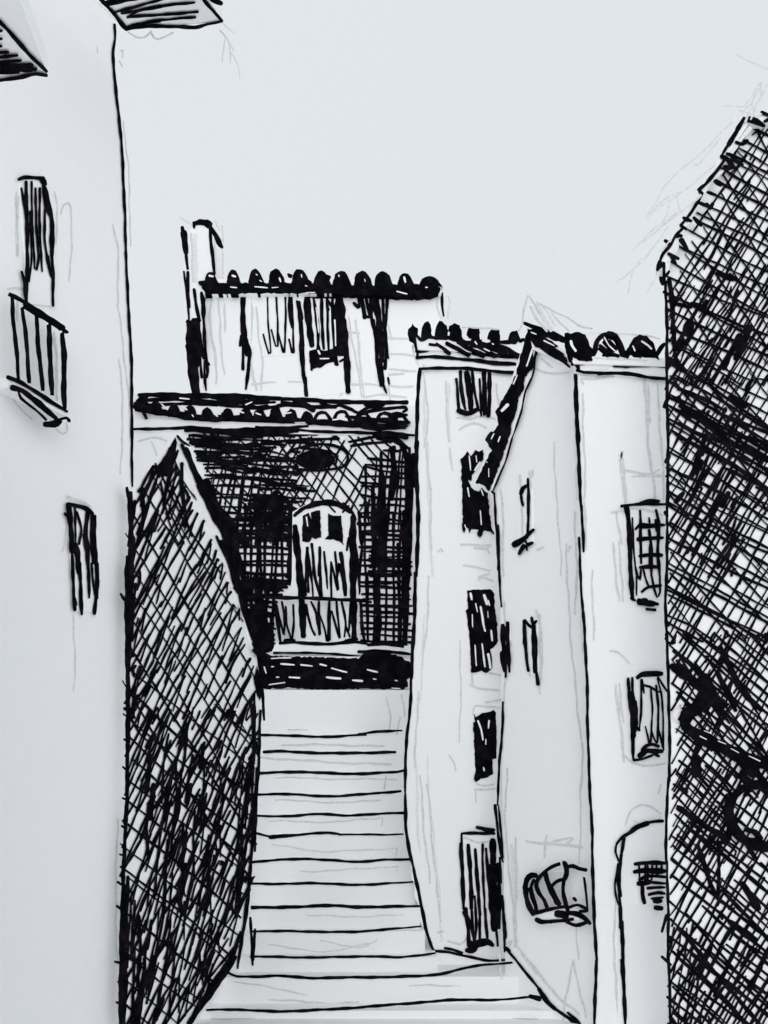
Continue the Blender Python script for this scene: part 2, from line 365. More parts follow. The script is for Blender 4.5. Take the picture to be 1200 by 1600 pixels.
r.ink("3.5 277 681 285 690 296 697; 5 284 695 300 728 312 752; 7 300 728 318 768 330 795; 9 312 752 330 790 345 822; 6 340 812 352 835 362 858; 5 338 838 355 872; 6 352 858 362 890 372 925; 4 366 918 374 928 378 950 390 985 400 1010; 6 378 940 388 970 402 1012; 9 290 702 304 735 316 762; 10 312 758 330 795 346 825; 9 342 815 354 842 364 866; 6 348 845 362 876 372 900; 7 360 868 372 905 382 938; 8 378 935 390 965 400 992; 7 392 975 402 1000 408 1022; 4 395 1005 404 1020 410 1030; 6 396 1016 406 1024; 4 344 845 358 880 366 912")
r.link('dark sloping edge of the gable')

# ------------------------------------------------------------------ C  back house with dark hatched front
PC = front(11.3)
Ch = thing('back_house', 'house closing the top of the stairs, hatched almost black around its arched balcony door', 'house', (0, 11.3, 3.0))
p = Part('wall', PC, Ch)
p.solid("120 622 642 634 700 640 700 1180 120 1180", (0, 2.4, 0))
TOP = "292 680 400 674 470 678 560 682 420 700 400 740 330 745 318 730"
p.hatch(TOP, 1, 6, 4.2, over=5, seg=60, dj=3)
p.hatch("292 680 400 674 400 745 330 745", 40, 17, 3, over=2); p.hatch("300 682 420 676 420 770 340 790", -78, 13, 2.6, over=3)
p.hatch("320 735 470 700 460 800 455 830 360 850", 3, 8.5, 3.6, over=4, seg=70, dj=4)
p.hatch("330 745 395 735 462 800 455 830 360 860", -80, 11, 3.2, over=3); p.hatch("325 740 400 740 455 780 452 800 350 820", 48, 16, 2.8)
LEFT = "348 800 400 770 456 790 455 905 400 925 378 905"
p.hatch("352 830 400 770 456 790 455 905 440 930 390 930", 2, 10.5, 4.6, over=4, dj=2, curve=1); p.hatch("358 820 395 775 456 780 455 905 400 935 385 925", -89, 9.5, 4.4, over=5, dj=2, curve=2)
p.hatch("398 775 452 780 452 845 405 850", 1, 5.5, 3.6, dj=3); p.hatch("398 775 452 780 452 850 405 850", -88, 7, 3.6, dj=3)
p.hatch("372 905 455 905 428 945 428 1012 404 1012 385 960", 10, 9, 4.5, over=3, dj=6); p.hatch("372 900 430 905 428 1015 412 1018 390 960", -86, 8, 5, over=3, dj=5, curve=2)
p.hatch("345 850 385 930 402 1000 412 1010 398 930 365 840", 66, 6, 4, dj=4)
MID = "400 690 445 690 450 730 540 735 600 690 640 720 590 800 545 800 505 783 460 800 420 760"
p.hatch("395 684 620 682 575 800 548 800 505 783 458 800 400 740", 48, 15, 2.7, over=4, dj=4); p.hatch("395 684 560 690 575 800 548 800 505 783 458 800 400 740", -62, 13, 2.7, over=4, dj=4)
p.hatch("395 690 445 705 450 745 500 760 460 800 400 770", 6, 9, 3.4, over=4, dj=4, seg=70)
RIGHT = "566 790 580 735 600 715 640 705 640 1015 566 1010"
p.hatch("570 720 610 700 640 715 640 820 560 820", 4, 10, 4, over=3, dj=4); p.hatch("566 790 570 730 610 700 640 700 640 830 566 830", -86, 9, 4.2, over=4, dj=4, curve=2)
p.hatch("563 815 640 815 640 1005 566 1010", 1, 8.8, 4.4, over=4, dj=2, curve=1); p.hatch("563 800 640 800 640 1010 568 1012", -90, 10, 4.8, over=4, dj=2, curve=2)
p.hatch("576 780 606 780 604 900 582 900", -88, 5, 4.4, dj=3); p.hatch("578 860 640 860 640 905 578 905", 1, 5.5, 3.6, dj=3); p.hatch("573 900 596 900 592 1010 573 1010", -89, 6.5, 4, dj=2)
p.ink("12 322 752 338 790 352 815; 12 345 800 365 830 385 850; 9 358 830 374 880 388 925; 16 398 905 420 915 440 912; 12 405 925 412 970 420 1010; 8 395 950 404 985 412 1010; 9 300 690 350 700 400 694; 8 310 712 360 722 410 716; 12 400 780 405 830 402 850; 10 430 770 434 810 430 850; 7 582 760 586 850 584 900; 9 596 740 600 820 598 900; 8 588 900 592 960 590 1010; 9 612 700 616 740 612 780; 10 632 800 634 880 632 940; 7 646 710 646 760; 10 628 696 636 720 638 800 634 880 631 960; 5 640 700 643 760 641 850 637 930 634 1012; 8 590 684 615 686 636 700; 4 545 690 590 682; 9 596 672 610 690; 4 548 697 580 692 610 690; 9 454 800 454 850 453 905; 4 446 900 454 905; 4 636 930 630 1000 628 1018; 5 622 850 626 1010; 6 456 905 430 925; 5 560 800 565 850; 4 568 830 563 880 561 928")
p.blob("400 1022 404 1012 412 1000 428 960 428 1018")
p.pencil("2 215 690 240 684 260 690; 1.5 236 690 244 712; 2 540 685 555 700; 3 533 660 560 668 590 668")
p.link()
k = Part('cornice', PC, Ch, .02)
k.solid("200 654 645 668 645 682 200 672")
k.ink("4.5 208 671 240 670 300 668 330 669; 7 290 672 340 673 400 672 440 671; 9 330 676 400 675 465 673; 5 400 667 440 669 481 666; 4.5 465 672 500 674 560 676 600 678 647 680; 4 300 679 350 684 400 681; 9 585 680 610 678 635 682")
k.link()
r = Part('roof', PC, Ch, .05)
r.solid("204 618 216 614 410 617 638 628 638 668 300 652 208 638", (0, 2.2, 0))
r.ink("7 217 617 260 617 320 618 380 619 410 621 440 623; 6 430 622 480 625 520 627 560 628 600 629 636 628; 5 214 626 250 624 300 625 350 628 400 630 430 628; 6 210 634 222 622 230 620; 4.5 210 630 240 633 270 631 300 630 340 634; 5 300 622 325 628 360 634 400 637 420 634; 7 330 620 370 626 420 628; 5 440 628 470 633 500 636 525 636; 4 500 629 520 634 535 632; 5 530 632 550 640 560 645 590 640 630 636; 4 570 632 600 638 633 636 636 640 630 644; 5 380 632 410 638 450 632 490 638; 9 460 628 480 634 490 640; 5 560 645 575 636 600 632", thick=.05)
for x, yb in [(225, 638), (243, 641), (272, 645), (297, 648), (324, 649), (355, 650), (384, 651), (405, 651), (431, 650), (455, 653), (480, 656), (505, 658), (535, 659), (568, 660), (602, 660), (622, 658)]:
    hh = r.r.uniform(13, 17)
    if x < 500: r.blob([(x-11, yb+3), (x-8, yb-hh*.6), (x-1, yb-hh), (x+6, yb-hh*.75), (x+12, yb+3)], thick=.06)
    else: r.ink(f"5 {x-15} {yb+2} {x-8} {yb-hh*.8} {x+4} {yb-hh*.9} {x+12} {yb-2} {x+17} {yb+3}", thick=.05)
r.ink("8 210 636 230 638 250 642 275 646 300 651 330 653 360 651; 7 355 652 400 654 440 655 480 657; 8 480 658 520 660 560 663; 9 552 660 590 666 634 664; 5 560 655 600 659 640 660; 5 222 640 228 653; 5 600 645 620 650 636 648; 5 540 650 580 655 620 655", thick=.06)
r.white("3 252 631 262 640; 4 285 634 292 640; 3 300 648 302 651; 3 336 647 340 650; 4 420 632 431 632; 4 342 637 348 643; 3 400 645 408 648; 3 443 647 455 645; 3 520 656 530 655; 3 384 632 394 628; 4 373 642 381 645; 3 281 622 296 623")
ro = r.link('dark scalloped roof tiles')
ov = Part('oval_window', PC, Ch, .012)
ov.blob([(493+31*math.cos(t/20*6.283), 718+14.5*math.sin(t/20*6.283)) for t in range(20)], thick=.03)
ov.ink("4 448 722 447 712 458 703 475 698 500 694; 4.5 500 694 522 696 538 703 544 714 540 726 528 733; 4 447 722 460 732 480 734 500 735 530 732; 4 470 700 500 703 525 710; 3 528 712 524 728")
ov.link()
dr = Part('balcony_door', PC, Ch, .012)
dr.solid("457 800 478 788 505 783 532 787 556 802 560 870 560 1003 440 1003 456 905")
dr.ink("6 460 806 475 794 495 786 505 785; 8 480 792 505 785 530 789 547 800; 4 462 802 480 792 500 788; 5 536 787 550 800 556 812; 3 512 787 524 800; 3 535 800 545 790; 10 461 822 463 850 468 890 471 930 474 994; 10 552 808 551 870 552 930 553 998; 4 556 850 562 925; 3 542 860 545 840")
dr.blob("473 806 482 801 487 812 486 800 500 797 502 840 494 842 488 840 482 848 472 845")
dr.blob("512 802 520 806 533 806 535 830 537 852 531 846 520 843 508 842 513 836")
dr.white("3 479 808 481 822")
dr.ink("4 477 930 480 854 486 900 489 932; 4.5 487 850 492 900 502 935 499 855; 3.5 506 862 512 920; 3.5 517 878 518 938; 3.5 517 878 528 922 524 862; 6 532 864 536 890 540 930; 3.5 526 905 530 880 539 928; 4 498 900 500 860; 4 480 880 482 925")
dr.ink("4 478 945 486 980 492 992; 4 486 940 494 960 500 992 497 950; 3 500 962 508 985 512 1006 514 940 516 960 513 1003; 3.5 518 955 531 997 526 940; 3.5 534 940 540 975 538 995; 3.5 540 978 547 995; 3 548 940 545 985")
dr.link()
bl = Part('balcony', PC, Ch, .12)
bl.solid("432 1003 560 1003 645 1010 645 1024 424 1020", (0, .11, 0))
bl.ink("5 437 1005 460 1004 510 1006 555 1003 580 1008; 8 445 1002 460 1001; 7 540 1002 558 998; 3.5 428 1020 470 1020 520 1022 560 1025; 5 560 1018 600 1018 640 1022; 4.5 575 1008 600 1006 630 1010")
bo = bl.link()
bars('handrail', bo, PC, .12, "5 376 935 400 932 450 934 500 935 560 938 580 941")
bars('baluster', bo, PC, .12, "5 429 938 434 975 438 1005; 3.5 432 945 443 990; 3.5 446 948 448 975 455 998; 3.5 458 945 459 975 457 997; 3.5 440 940 445 965 444 992; 3.5 515 940 515 1000; 4 498 940 499 992; 5 563 940 566 980 570 1003")
bn = Part('base_band', PC, Ch, .15)
bn.solid("398 1024 560 1026 642 1030 642 1074 412 1075 400 1060", (0, .3, 0))
bn.blob("396 1020 412 1018 428 1025 500 1027 560 1029 568 1020 600 1018 622 1024 632 1030 643 1036 643 1058 636 1062 638 1072 630 1079 600 1077 560 1076 500 1078 450 1075 413 1077 409 1070 400 1062", rough=1.4)
bn.white("3.5 439 1037 460 1039; 3 470 1039 488 1041; 3.5 500 1038 510 1040; 3.5 518 1044 542 1050; 4 452 1058 468 1059; 5 510 1058 532 1060; 4 551 1063 566 1064; 3.5 574 1046 590 1050; 2.5 424 1029 455 1028; 3 413 1042 416 1052; 2.5 420 1070 445 1066; 2.5 432 1058 436 1058; 2 612 1075 625 1076; 2 617 1063 621 1064; 2 583 1061 588 1062; 2.5 424 1042 428 1042")
bn.link('solid black band under the balcony')
# retaining wall at the stair head
tw = Part('retaining_wall', front(11.12)); tw.solid("360 1078 700 1078 700 1200 360 1200", (0, .3, 0))
tw.pencil("1.5 605 1090 610 1120 608 1140; 1.5 628 1085 632 1120; 1.5 625 1120 620 1150")
o = tw.link(); o['label'] = 'plain white wall at the head of the stairs, just under the black band'; o['category'] = 'wall'

# ------------------------------------------------------------------ D  upper house behind
PD = front(13.8)
D = thing('upper_house', 'wide white house above the back roof, with tall dark openings and a chimney', 'house', (0, 13.8, 3.2))
p = Part('wall', PD, D)
p.solid("300 450 690 450 690 520 700 640 700 900 300 900", (0, 3.5, 0))
p.ink("5 319 458 317 500 321 545 324 580 323 590; 4 690 458 691 480 693 494; 4 316 555 322 610; 5 322 565 326 570")
p.pencil("2 700 462 703 475 700 498; 2 687 460 683 480 690 498; 2.5 330 465 328 500 336 560 338 600; 2 340 462 345 530 350 585; 2 352 475 351 520; 3 390 465 393 500 390 560 400 610; 2 410 545 408 610; 2 545 495 552 540 566 620; 2 555 500 562 560 568 622; 2 560 535 566 600; 2 450 597 540 600 640 604; 2 545 520 580 524 640 530; 2 610 552 650 557; 2 608 578 650 580; 2.5 608 584 632 584; 2 570 620 600 616 635 622; 2 605 500 612 530; 2 605 590 610 625; 2 530 618 535 612; 2 615 604 645 605; 2 385 600 430 598; 2 400 480 404 520 410 560")
p.link()
r = Part('roof', PD, D, .1)
r.solid("316 436 690 440 690 458 318 460", (0, 3.4, 0))
r.blob("312 441 322 438 350 442 400 442 450 442 500 443 560 446 640 444 672 444 688 448 686 458 672 462 640 464 560 460 500 458 420 458 350 459 320 460 318 452", thick=.1, rough=1.2)
for x, y0, ww in [(329, 425, 7), (364, 422, 7), (399, 421, 8), (431, 421, 9), (468, 421, 10), (502, 424, 9), (533, 424, 10), (566, 424, 10), (598, 425, 10), (633, 427, 9), (671, 432, 14)]:
    ww += 1.5
    r.blob([(x-ww-2, 448), (x-ww, y0+10), (x-ww*.8, y0+4), (x-ww*.4, y0), (x, y0-1), (x+ww*.5, y0+1), (x+ww*.9, y0+6), (x+ww*1.2, y0+13), (x+ww+6, 448)], thick=.12)
r.ink("5 480 438 486 441; 6 312 442 330 440; 4 450 428 456 430; 4 508 430 516 433", thick=.05)
r.white("4 327 431 333 432; 4 363 430 368 432; 3 406 438 409 440; 4 437 434 439 440; 3 471 429 472 433; 3 529 430 530 432; 5 631 433 633 441; 2.5 398 448 418 450; 3 360 448 370 449; 2 425 450 435 449; 2.5 620 455 636 459; 2.5 665 449 668 449; 2 570 436 571 440; 2 400 428 402 430; 2 477 446 480 447; 2 478 457 492 457")
r.link('black band of round roof tiles')
ch = Part('chimney', PD, D, .08)
ch.solid("286 372 303 352 328 350 334 372 334 440 318 448 316 620 300 620 290 520", (0, .9, 0))
ch.blob("301 347 311 342 325 343 333 348 331 354 324 356 318 352 306 352 304 358 301 356")
ch.ink("5 328 354 330 380 332 400 335 428; 7 329 356 337 368 345 384; 5 342 378 347 386; 9 287 363 291 395; 5 285 355 286 370; 4.5 290 395 293 420; 3 287 424 290 445 294 480 295 500; 4.5 293 425 294 455 296 480; 5 303 452 306 475 311 500; 6 315 457 318 480 318 500; 13 297 506 299 540 302 575; 13 305 502 308 540 307 570; 9 294 540 299 580 303 615; 8 304 560 306 590 310 620; 5 318 500 320 540; 6 293 502 300 505 312 500; 5 312 520 318 560; 4 313 560 315 590")
ch.smudge("7 305 368 305 440; 6 340 390 345 435")
ch.pencil("2 281 339 290 346 302 355; 2 298 365 300 400 302 440; 2 346 352 348 385 349 435; 2 336 345 342 360")
ch.link('tall thin chimney with a black cap')
op = Part('opening', PD, D, .012)
op.solid("374 462 392 462 392 612 374 612"); op.ink("8 380 461 379 500 382 525 386 555; 4 376 524 375 540; 4.5 379 520 380 577; 5 385 530 389 550 387 585 384 608; 4 388 540 391 552 386 590"); op.link()
op = Part('opening', PD, D, .012)
op.solid("410 462 462 462 462 556 410 556")
op.ink("2.6 418 461 419 500 423 550 420 552 411 522; 3 431 461 434 500 434 540 431 540 424 515; 3.2 446 461 446 500 445 550 442 550 435 520; 3.2 456 461 457 500 459 550 456 550 451 530; 4 452 462 452 490 456 512; 3 456 462 453 490"); op.link()
op = Part('shuttered_window', PD, D, .012)
op.solid("464 462 538 462 548 612 474 622")
op.ink("7 467 472 470 500 471 540 474 580 477 600; 5 477 590 479 622; 4 464 470 470 500 474 540; 10 480 465 482 500 487 540; 5 490 462 496 510 497 545; 5 502 468 503 500 506 545; 4 511 466 512 510 514 550; 5 520 466 519 500 524 550 527 570; 16 530 465 531 500 533 550; 9 537 500 541 550 543 600 544 612; 4 486 560 487 578; 6 522 545 525 570; 4 531 565 540 560; 5 478 462 500 464 535 463; 3 514 470 518 480 513 485; 4 498 540 500 555")
op.blob("483 548 498 545 505 548 520 545 523 565 512 568 500 574 489 576 483 565"); op.white("2.5 500 560 514 560; 5 497 548 500 553; 3 474 500 480 560; 2.5 494 480 498 520; 2.5 507 475 509 530; 2.5 516 480 517 530; 3 523 500 525 540"); op.link('dark shuttered window in the middle')
op = Part('opening', PD, D, .012)
op.solid("550 462 606 462 606 606 570 560")
op.ink("5 553 473 560 480; 5 560 461 562 480; 6 566 463 568 480 570 496; 5 572 462 575 480 578 496 572 494; 6 580 462 580 490 586 520; 10 586 465 592 500 595 540 597 565; 5 583 500 588 540 591 580 595 603; 5 598 465 600 500 603 540 602 576; 5 605 464 604 490 603 510; 6 594 560 598 602; 4 598 600 604 614; 3 602 510 607 560; 4 606 590 608 600"); op.link()

# ------------------------------------------------------------------ E  narrow house right of the stairs
PE = front(9.4)
E = thing('narrow_house', 'narrow white house right beside the stairs, four dark windows above a barred door', 'house', (1.2, 9.4, .55))
p = Part('wall', PE, E)
p.solid("655 572 651 640 648 680 651 750 653 830 649 900 648 950 644 1010 641 1060 638 1120 633 1220 635 1280 641 1330 652 1385 664 1445 677 1487 676 1510 840 1530 840 560", (.4, 2.2, 0))
p.ink("5.5 656 576 654 602 652 640 650 700; 6 651 690 651 750 653 800 653 840 650 900; 5.5 649 895 648 950 645 1010 643 1060; 4.5 643 1050 641 1100 636 1150 633 1205 633 1250; 5 633 1240 634 1290 640 1330 647 1362; 5 646 1355 656 1405 666 1452 674 1478 678 1486")
p.ink("4 678 1486 700 1488 730 1494 765 1501 796 1500; 4.5 695 1481 708 1484 722 1489")
p.smudge("4 664 620 662 700; 5 700 600 702 690; 4 668 690 670 800 676 900; 3 662 960 660 1040 655 1100; 4 650 1180 652 1260 655 1330; 3 667 1180 672 1260 685 1380 690 1470")
p.pencil("2 663 585 668 650 664 700; 2 696 595 699 650 701 690; 2 703 700 706 735; 2 666 690 672 770 674 860; 2 670 900 668 960 660 1040; 2 654 1080 650 1150 648 1200; 2 657 1212 662 1290 672 1380; 2 668 1225 676 1320 684 1400 690 1440; 2 702 1180 709 1190 711 1204; 1.5 719 1000 720 1080 718 1160; 2 720 850 745 851 766 852; 2.5 741 857 763 857; 2 766 852 760 858 766 864; 2 724 884 745 886 766 891; 2 748 902 764 897; 2 748 906 755 902 770 908; 2 685 862 689 858 692 862; 2 737 1050 737 1070; 2.5 735 1070 755 1076 780 1078; 2 765 1052 785 1056; 2 758 1098 785 1094; 2 739 1118 742 1103 760 1103 782 1107; 2 745 1226 760 1228 772 1226; 2 742 1234 760 1234 776 1233; 1.5 743 1235 744 1255; 2 714 652 735 654 752 650 775 656; 2 718 672 726 666 742 662 760 668; 2 776 600 782 650; 2 700 1470 720 1475 728 1465; 2 684 1458 694 1456")
p.link()
k = Part('cornice', PE, E, .02)
k.solid("650 546 815 554 822 583 655 577")
k.ink("4.5 650 549 665 549 680 545 710 548 745 552 780 553 815 556; 4 652 540 652 560; 5 651 559 680 557 720 561 760 565 805 568; 4 740 564 770 568 808 570; 5 655 576 690 575 730 576 760 579 800 582 826 583; 4 740 553 780 557 812 558")
k.pencil("2 662 580 663 570; 2 644 540 648 560 652 570; 2 722 512 760 514 780 515")
k.link()
r = Part('roof', PE, E, .05)
r.solid("644 524 818 534 818 554 650 546", (.4, 2.1, 0))
for a in ["639 521 638 514 643 509 645 506 648 510 653 513 653 525 646 528 640 526", "658 526 659 512 663 504 669 502 673 507 674 520 676 528 666 530 658 530", "681 527 681 510 687 501 691 502 698 509 701 517 696 522 700 530 690 531 680 530", "703 524 705 512 702 509 710 505 719 508 721 520 723 530 712 533 705 530", "731 515 733 512 748 514 752 524 753 535 748 542 740 533 735 535 737 525", "764 520 768 515 780 516 782 525 782 536 776 541 766 536 765 530", "796 521 800 517 808 516 811 525 814 531 806 537 798 536 795 528"]:
    r.blob(a, thick=.1)
r.ink("5 652 525 658 531 666 528; 5 672 526 685 529; 5 698 526 712 531 722 530; 6 716 530 728 535 742 536; 5 748 534 760 538 775 536; 5 780 534 792 534 800 534; 5 812 533 818 529; 4 648 528 651 548; 4 682 537 692 543 704 552; 5.5 698 536 715 545 734 555; 6.5 716 533 735 545 758 555; 5 740 537 760 548 775 556; 4.5 758 540 775 548 795 556; 8 770 540 790 545 812 556; 3.5 671 538 683 539; 6 735 540 765 542 790 545", thick=.03)
r.white("4 742 534 745 538; 3 756 545 765 549; 3 769 537 771 538; 3 750 522 751 530")
r.link('black round roof tiles of the narrow house')
wn = Part('window', PE, E, .012); wn.solid("712 584 768 584 768 650 714 648")
wn.ink("4.5 713 592 715 620 717 642; 5.5 719 580 721 610 727 638; 8 729 582 733 615 736 640; 4.5 738 580 740 600 747 640; 4 749 592 752 640; 7 756 583 757 620 757 648; 6 765 583 765 615 763 650; 7 716 641 730 646 745 640; 4 722 620 728 640; 8 726 645 736 646; 3.5 751 640 752 650; 6 735 600 737 635; 4 745 640 762 642; 3.5 755 590 760 648"); wn.link('barred window just under the cornice')
wn = Part('window', PE, E, .012); wn.solid("720 710 758 702 764 770 770 830 724 832")
wn.blob("720 718 724 714 729 706 732 706 736 712 743 702 748 706 755 702 756 718 748 724 744 734 738 742 737 752 731 750 736 762 742 765 748 768 752 762 762 770 765 800 768 824 773 835 758 828 750 840 745 836 747 828 737 826 734 833 731 826 728 824 726 833 722 828 723 790 721 745", rough=1)
wn.white("2.5 733 712 735 735; 3.5 731 762 733 776; 3 752 765 755 774; 3 750 798 752 820; 2 744 712 745 722; 2 726 820 728 826; 4 742 735 750 722"); wn.link('solid black window beside the gable edge')
wn = Part('window', PE, E, .012); wn.solid("730 921 772 921 777 1010 768 1050 738 1050 728 960")
wn.blob("730 922 765 920 772 925 773 945 777 975 778 1000 773 1010 766 1014 769 1030 769 1044 760 1051 752 1048 745 1051 736 1050 734 1000 728 955 731 950", rough=.8)
wn.white("5 735 927 737 937; 6 756 930 761 944; 2.5 743 943 746 956; 4.5 751 948 755 975 758 986; 3 763 938 765 946; 4 767 985 769 1001; 2.5 742 1008 744 1040; 3.5 753 1006 756 1025 758 1042; 2 762 955 763 965; 2 738 960 739 980; 5 766 1044 763 1022"); wn.link('black window halfway up with thin white gaps')
wn = Part('window', PE, E, .012); wn.solid("740 1112 775 1112 776 1188 769 1215 742 1220")
wn.blob("741 1114 744 1120 754 1114 766 1112 771 1109 775 1114 776 1185 770 1187 770 1210 762 1215 752 1217 743 1223 740 1218 743 1206 739 1130 742 1128", rough=.7)
wn.white("3.5 747 1126 752 1140 755 1156; 3.5 764 1126 763 1138; 2 759 1155 759 1163; 3 756 1199 757 1204"); wn.link('lowest black window above the door')
dr = Part('door', PE, E, .012); dr.solid("720 1303 774 1300 782 1330 786 1475 732 1482 722 1400")
dr.ink("4.5 721 1302 740 1302 773 1303; 5.5 745 1293 758 1295 772 1297; 3.5 755 1297 772 1302; 4 721 1303 721 1330; 6 720 1318 722 1360 725 1420; 6 727 1420 731 1450 733 1478; 6 732 1320 735 1370 737 1420; 4 737 1420 740 1470; 5.5 743 1327 746 1380 750 1430; 4 750 1430 749 1472; 4 754 1319 755 1370 757 1420; 5 758 1420 761 1465; 5 759 1326 763 1370 768 1410; 9 770 1313 770 1360; 14 770 1355 771 1400 773 1452; 6 778 1350 780 1400 780 1450; 4 776 1455 778 1478; 6 725 1425 736 1445 741 1470; 4 742 1400 744 1440 742 1472; 11 737 1477 748 1474 762 1471 770 1477; 8 729 1485 738 1485 745 1480; 3.5 734 1470 742 1475")
dr.pencil("2 724 1310 732 1312 745 1316 770 1314")
dr.link()

# ------------------------------------------------------------------ F  gabled house
PF = through((2.03, 8.24), (1.47, 8.85))
G = thing('gabled_house', 'white house with a black sloping gable edge and a bulging basket grille low on it', 'house', (1.8, 8.6, .3))
p = Part('wall', PF, G)
p.solid("832 535 905 578 906 700 912 862 918 1000 922 1200 930 1400 934 1800 790 1540 786 1300 784 1100 782 945 778 860 768 766 790 715 815 640", (.35, 1.0, 0))
p.ink("3.5 772 770 774 800 777 850 778 890; 3.5 778 820 780 880 781 920 783 948; 4 786 1097 784 1150 780 1200 777 1258; 4.5 774 1258 778 1300 782 1330 786 1347; 3.5 779 1258 783 1300 785 1340; 3.5 781 1340 783 1380; 5 784 1400 787 1430 789 1465; 4 789 1440 788 1487")
p.ink("6 788 1480 796 1486; 4 792 1484 806 1500 825 1524 842 1545; 6.5 842 1545 855 1565 868 1577; 5 868 1577 890 1592 906 1604; 5 887 1582 898 1592 907 1602", wob=.2)
p.pencil("2 835 575 850 582 870 584 890 582; 2 845 560 862 575; 1.5 866 690 868 760 876 860 876 900; 1.5 813 745 814 760; 2 783 765 786 830 786 900; 2 787 940 790 1000 788 1100; 2 792 1200 790 1300 800 1400 805 1480; 2.5 806 1310 806 1480; 2 884 850 892 1000 910 1180 906 1250; 2 898 800 901 900 898 960; 1.5 910 1180 905 1350; 2.5 822 1314 850 1318 909 1324; 2 855 1305 850 1340; 2 865 1314 895 1310 885 1318 900 1322; 2.5 810 1480 840 1520 870 1555 905 1585; 2 790 1475 800 1470 795 1480; 2 895 1500 900 1520 915 1590; 1.5 888 855 892 853 886 861; 2 840 860 850 855; 2.5 815 1490 845 1526; 2 880 1600 884 1560 895 1500; 2 832 735 831 745; 2 844 960 846 1060; 1.5 900 1450 905 1500")
p.smudge("6 800 1320 804 1420; 4 898 640 902 780; 3 907 890 910 1020")
p.link()
v = Part('verge', PF, G, .02)
v.solid("826 516 838 546 830 575 815 640 798 690 780 735 768 768 746 752 762 700 778 645 800 590 812 555")
v.blob("824 516 834 522 838 534 831 545 834 562 828 578 820 590 818 610 810 622 806 645 800 662 797 678 788 705 780 728 773 745 764 768 755 758 744 754 752 736 758 722 768 704 760 690 764 684 778 664 775 643 790 616 800 598 806 585 810 568 816 545", rough=1)
v.ink("3 836 555 833 585 822 610 815 640 806 668 800 684; 3 800 684 790 720 778 750 770 768; 4 768 768 773 772; 4 840 545 830 578; 7 776 644 784 636; 6 761 688 768 676; 6 745 754 757 740")
v.white("3.5 832 545 823 572; 3 808 586 802 600; 7 784 642 793 632; 3 768 686 772 678; 3 778 690 781 682; 2.5 760 722 761 722.5; 2.5 777 740 768 765; 2 764 732 764 745")
v.link('black sloping edge of the gable')
r = Part('roof', PF, G, .05)
r.solid("826 514 905 560 905 578 832 545", (.35, .9, 0))
r.blob("824 514 840 514 862 522 884 530 884 536 868 533 852 527 866 535 872 541 866 543 880 552 888 564 884 566 868 556 850 546 836 542 828 530", rough=.9)
r.ink("6 819 505 835 511 855 517; 8 850 517 870 524 884 532; 5 838 538 852 548 870 560; 4 865 555 880 565 890 574; 4 845 536 865 548 882 562; 6 884 530 888 545 892 560; 5 892 556 897 570 905 582")
r.white("2.5 830 519 838 522; 3 850 532 866 540")
r.link()
for kd_, t_ in [('pencil', '2 809 518 815 505 820 480 825 462 834 475 845 490'), ('pencil', '2.5 828 480 840 500 855 517'), ('pencil', '2 838 472 860 485 885 495 905 508 925 514'), ('pencil', '2 862 488 875 505 888 518'), ('smudge', '9 840 478 850 498 862 515'), ('smudge', '4 848 480 868 508')]:
    q = Part('sketch_line', PF, G, .1); getattr(q, kd_)(t_); q.link()
wn = Part('window', PF, G, .012); wn.solid("812 748 830 748 832 850 806 860")
wn.ink("4.5 825 748 826 780 825 810 824 838; 6 824 758 817 763 814 772; 4 814 772 815 782 817 790; 8 803 851 812 846 824 838; 6 822 838 828 833 834 828; 7 811 865 816 856 822 850; 6 820 852 832 848; 3 821 845 823 860")
wn.white("2.5 820 849 821 850"); wn.pencil("2 813 742 815 800 818 840; 2 828 735 830 760"); wn.link('slim window with a scribbled sill')
wn = Part('window', PF, G, .012); wn.solid("782 975 796 975 797 1052 786 1056")
wn.ink("7 785 977 786 1000 788 1020; 5 785 980 790 984 793 978; 5.5 793 973 794 1000 795 1030 796 1050; 8 785 1020 787 1035 789 1048; 3.5 788 1000 790 1030 790 1058; 6 790 985 791 1000")
wn.pencil("2 798 1000 800 1008"); wn.link('tiny black window at the left edge of the wall')
wn = Part('window', PF, G, .012); wn.solid("818 968 838 968 841 1060 824 1050")
wn.ink("6 819 970 819 985 820 1005; 5 820 1000 823 1030 826 1048; 5 820 969 827 977 833 980; 5 831 965 833 975 838 970; 8 834 978 835 1010 836 1050; 5 838 1050 841 1069"); wn.pencil("2 838 953 844 970 845 1060; 2 827 1050 828 1057; 1.5 841 1070 844 1085"); wn.link('slim empty window below the one with a sill')
bk = Part('basket_grille', PF, G, .08)
bk.solid("836 1428 870 1420 900 1420 905 1438 880 1438 842 1438")
bk.ink("8 838 1368 830 1367 823 1374 820 1388; 7 820 1384 821 1400 826 1416 833 1429; 4 834 1374 830 1384 828 1394; 6 828 1388 831 1402 836 1414 838 1424; 5 874 1350 862 1354 850 1362 840 1374 837 1384 842 1396 850 1406 855 1420; 7 851 1362 854 1376 860 1390 868 1404 874 1414; 4.5 880 1374 870 1377 862 1384 860 1392; 6 881 1347 884 1356 884 1366 880 1378; 5 880 1376 879 1392 882 1408 888 1426; 5 884 1355 894 1353 904 1357 916 1359; 2.5 912 1371 915 1390 917 1424; 4 896 1403 900 1408; 5 866 1400 868 1410 872 1414", thick=.012)
bk.ink("5.5 832 1428 850 1423 870 1418 885 1416; 5 888 1418 902 1414 918 1421; 11 870 1428 885 1430; 7 885 1426 900 1428 912 1434 922 1443; 7 838 1437 846 1441 862 1440; 6 862 1440 880 1438 895 1436; 6 885 1440 900 1446 918 1441; 5 906 1424 918 1424")
bk.pencil("2 868 1362 880 1360; 2 822 1420 830 1432")
